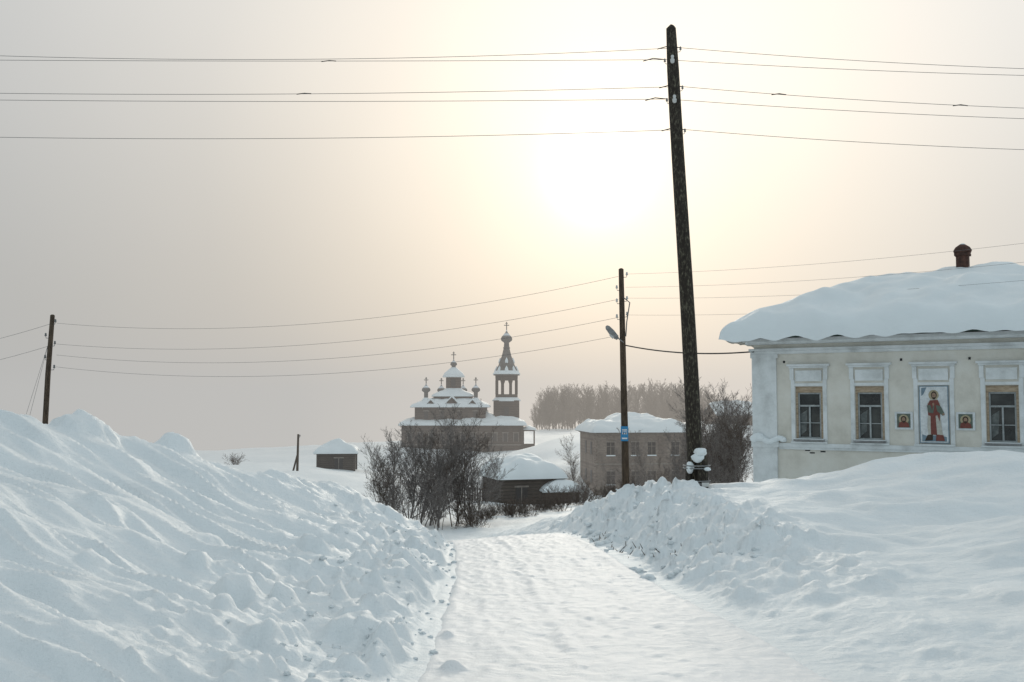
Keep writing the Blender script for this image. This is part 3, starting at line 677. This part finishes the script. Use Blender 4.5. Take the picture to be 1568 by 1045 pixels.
for i,(x,y,s) in enumerate([(7.2,74,.6),(8.1,72,.65),(9.2,74,.6),(10.2,70,.7),(11,66,.8),(11.9,62,.95),(9.6,50,.7),(10.3,52,.85),(11.0,50,.9),(11.6,53,.95),(8.9,52,.65),(12.5,55,1.05),(13,60,1.1),(11.9,49,.85),(10.6,54,1.0),(12.2,58,1.1),(9.9,48,.6),(14.0,66,1.1)]):
    place('bare_bush',(bushd if i%2 else bush)[i%5],x,y,s)
for i,(x,y,s) in enumerate([(12.9,70,1.25),(14,74,1.4),(15.4,72,1.25),(16.2,80,1.3),(13.1,62,1.05),(9.0,78,.8),(11.9,84,1.2),(17.5,84,1.4),(14.9,68,1.1),(12.4,66,1.15)]): place('bare_tree',treem[i%3],x,y,s)
for i in range(16):
    t=i/15; place('low_shrub',low[i%3],-2.0+t*4.4+rn.uniform(-.2,.2),47+rn.uniform(-3,4)+t*8,rn.uniform(.6,.9))
for i in range(10): place('low_shrub',low[i%3],2.6+i*.7,60+rn.uniform(-3,6),rn.uniform(.7,1.1))
place('low_shrub',low[0],-30.5,110,1.1)
place('bare_tree',treem[0],23.7,46,1.45); place('bare_tree',treem[2],25.2,47,1.55); place('bare_tree',treem[1],24.4,45,1.4)
ft=[seg_geo(gen(400+i,12.5,stems=1,maxlev=3,r0=.13,kids=(3,3,2),nseg=(9,3,2,1),rmin=.027,ang=(.3,.75),lenf=(.18,.40),grav=.12)) for i in range(6)]
cs=[];qs=[];off=0
for i in range(340):
    x=rn.uniform(6.0,66); y=rn.uniform(250,330)
    if x/y<.021 or x/y>.215: continue
    hh=np.interp(x/y,[.018,.03,.045,.09,.14,.19,.215],[.45,.8,.97,.95,1.02,.95,.65])*rn.uniform(.68,1.08)*np.interp(y,[250,330],[.93,1.12])
    co,q=ft[i%6]; a=rn.uniform(0,6.28); c_,s_=math.cos(a),math.sin(a); wd=rn.uniform(.9,1.35)
    c2=np.stack([(co[:,0]*c_-co[:,1]*s_)*wd*hh+x,(co[:,0]*s_+co[:,1]*c_)*wd*hh+y,co[:,2]*hh-6.6],1)
    cs.append(c2); qs.append(q+off); off+=len(co)
rawmesh('distant_trees',np.concatenate(cs),np.concatenate(qs),M_barkfar,False)
# ------------------------------------------------------------------ snow clods + twigs
mb=MB()
rn=random.Random(11)
for i in range(260):
    y=rn.uniform(6.2,19); xl_=float(np.interp(y,YR,XL)); b_=abs(rn.gauss(.2,.8)); x=xl_-b_+.25
    r=rn.choice([.010,.012,.015,.02,.028])*rn.uniform(.7,1.3)
    mb.blob((x,y,hz(x,y)+r*.35),(r*1.3,r,r*.8),0,i,.5,8,6)
for i in range(150):
    y=rn.uniform(12.5,21); xr_=float(np.interp(y,YR,XR)); x=xr_+abs(rn.gauss(.5,.6))-.1
    r=rn.choice([.015,.02,.03,.04,.06])*rn.uniform(.6,1.2)
    mb.blob((x,y,hz(x,y)+r*.2),(r*1.3,r*1.1,r*.8),0,i,.5,8,6)
mb.obj('snow_clods',[M_snow])
mb=MB()
for i in range(60):
    cx,cy=rn.choice([(1.75,16.2),(1.95,15.3),(2.1,14.4),(1.6,17.5),(2.2,14.2)]); x=cx+rn.gauss(0,.12); y=cy+rn.gauss(0,.25); z=hz(x,y)
    mb.tube([(x,y,z-.02),(x+rn.uniform(-.08,.08),y+rn.uniform(-.05,.05),z+rn.uniform(.02,.08))],[.008,.003],4,0)
mb.obj('dry_grass_stalks',[M_wood2])
# ------------------------------------------------------------------ haze volume, glowing in place of scattered light
me=MB(); me.box(-1300,1300,58,2400,-160,26); hz_o=me.obj('haze',[])
m=bpy.data.materials.new('haze_glow_volume'); m.use_nodes=True; nt=m.node_tree; nt.nodes.clear()
out=N(nt,'ShaderNodeOutputMaterial'); ab=N(nt,'ShaderNodeVolumeAbsorption'); ab.inputs['Color'].default_value=(0,0,0,1); DEN=.0018; ab.inputs['Density'].default_value=DEN
em=N(nt,'ShaderNodeEmission'); em.inputs['Strength'].default_value=DEN  # emission stands in for daylight scattered by the haze
g=N(nt,'ShaderNodeNewGeometry'); sp=N(nt,'ShaderNodeSeparateXYZ'); nt.links.new(g.outputs['Position'],sp.inputs[0])
dv=N(nt,'ShaderNodeMath',operation='DIVIDE'); nt.links.new(sp.outputs['X'],dv.inputs[0]); nt.links.new(sp.outputs['Y'],dv.inputs[1])
mr_=N(nt,'ShaderNodeMapRange'); mr_.inputs['From Min'].default_value=-.55; mr_.inputs['From Max'].default_value=.55; nt.links.new(dv.outputs[0],mr_.inputs['Value'])
r=ramp(nt,[(0,(.49,.49,.48)),(.3,(.53,.52,.50)),(.58,(.72,.665,.60)),(.75,(.73,.675,.61)),(1,(.70,.67,.63))]); nt.links.new(mr_.outputs[0],r.inputs[0]); nt.links.new(r.outputs[0],em.inputs['Color'])  # warm sun glow painted into the haze emission, greyer to the left
ad=N(nt,'ShaderNodeAddShader'); nt.links.new(ab.outputs[0],ad.inputs[0]); nt.links.new(em.outputs[0],ad.inputs[1]); nt.links.new(ad.outputs[0],out.inputs['Volume'])
hz_o.data.materials.append(m)
# ------------------------------------------------------------------ world
sd=Vector((.086,.988,.2273)).normalized()
w=bpy.data.worlds.new('World'); scene.world=w; w.use_nodes=True; nt=w.node_tree; nt.nodes.clear()
out=N(nt,'ShaderNodeOutputWorld')
sky=N(nt,'ShaderNodeTexSky'); sky.sky_type='NISHITA'; sky.sun_disc=False; sky.sun_elevation=math.radians(12.9); sky.sun_rotation=math.radians(5); sky.dust_density=4; sky.air_density=1
bg1=N(nt,'ShaderNodeBackground'); bg1.inputs['Strength'].default_value=.004; nt.links.new(sky.outputs[0],bg1.inputs['Color'])
tc=N(nt,'ShaderNodeTexCoord')
nm=N(nt,'ShaderNodeVectorMath',operation='NORMALIZE'); nt.links.new(tc.outputs['Generated'],nm.inputs[0])
dt=N(nt,'ShaderNodeVectorMath',operation='DOT_PRODUCT'); nt.links.new(nm.outputs[0],dt.inputs[0]); dt.inputs[1].default_value=sd
ac=N(nt,'ShaderNodeMath',operation='ARCCOSINE'); nt.links.new(dt.outputs['Value'],ac.inputs[0])
def math_(op,a,b=None):
    k=N(nt,'ShaderNodeMath',operation=op)
    for i,v in enumerate((a,b)):
        if v is None: continue
        if isinstance(v,(int,float)): k.inputs[i].default_value=v
        else: nt.links.new(v,k.inputs[i])
    return k.outputs[0]
deg=math_('MULTIPLY',ac.outputs[0],57.2958)
fr=math_('DIVIDE',deg,120.0)
def st(a,c): return (a/120.0,c)
r=ramp(nt,[st(0,(.90,.85,.77)),st(4,(.84,.785,.695)),st(8,(.76,.705,.625)),st(14,(.66,.62,.56)),st(22,(.55,.535,.505)),st(32,(.48,.482,.472)),st(50,(.44,.465,.475)),st(80,(.40,.455,.48)),st(120,(.335,.40,.435))])
nt.links.new(fr,r.inputs[0])
sp=N(nt,'ShaderNodeSeparateXYZ'); nt.links.new(nm.outputs[0],sp.inputs[0])
def mrange(v,a,b,c,d):
    k=N(nt,'ShaderNodeMapRange',interpolation_type='SMOOTHSTEP'); nt.links.new(v,k.inputs['Value'])
    for n_,x in zip(('From Min','From Max','To Min','To Max'),(a,b,c,d)): k.inputs[n_].default_value=x
    return k.outputs[0]
fz=mrange(sp.outputs['Z'],.05,.45,.98,1.36); fx=mrange(sp.outputs['X'],-.5,.55,.94,1.18)
cn=N(nt,'ShaderNodeTexNoise',Scale=2.2,Detail=3); nt.links.new(nm.outputs[0],cn.inputs['Vector']); fn=mrange(cn.outputs['Fac'],.3,.7,.975,1.025)
f=math_('MULTIPLY',math_('MULTIPLY',fz,fx),fn)
g1=math_('MULTIPLY',math_('EXPONENT',math_('MULTIPLY',math_('POWER',math_('DIVIDE',deg,2.1),2.0),-1.0)),.8)
vm=N(nt,'ShaderNodeVectorMath',operation='SCALE'); nt.links.new(r.outputs[0],vm.inputs[0]); nt.links.new(f,vm.inputs['Scale'])
va=N(nt,'ShaderNodeVectorMath',operation='ADD'); nt.links.new(vm.outputs[0],va.inputs[0])
gc=N(nt,'ShaderNodeCombineXYZ')
nt.links.new(g1,gc.inputs[0]); nt.links.new(math_('MULTIPLY',g1,.97),gc.inputs[1]); nt.links.new(math_('MULTIPLY',g1,.92),gc.inputs[2])
nt.links.new(gc.outputs[0],va.inputs[1])
bg2=N(nt,'ShaderNodeBackground'); bg2.inputs['Strength'].default_value=1.0; nt.links.new(va.outputs[0],bg2.inputs['Color'])
ad=N(nt,'ShaderNodeAddShader'); nt.links.new(bg1.outputs[0],ad.inputs[0]); nt.links.new(bg2.outputs[0],ad.inputs[1]); nt.links.new(ad.outputs[0],out.inputs['Surface'])
sl=bpy.data.lights.new('sun','SUN'); sl.energy=1.0; sl.angle=math.radians(10); sl.color=(1,.92,.8)
so=bpy.data.objects.new('sun',sl); COL.objects.link(so); so.rotation_euler=sd.to_track_quat('Z','Y').to_euler(); so.location=(20,60,40)
# camera
cam=bpy.data.cameras.new('camera'); co_=bpy.data.objects.new('camera',cam); COL.objects.link(co_)
cam.lens=35; cam.sensor_width=36; cam.clip_end=6000; cam.clip_start=.05
co_.location=(0,0,1.7); co_.rotation_euler=(math.radians(93.38),0,0)
scene.camera=co_
print('done')
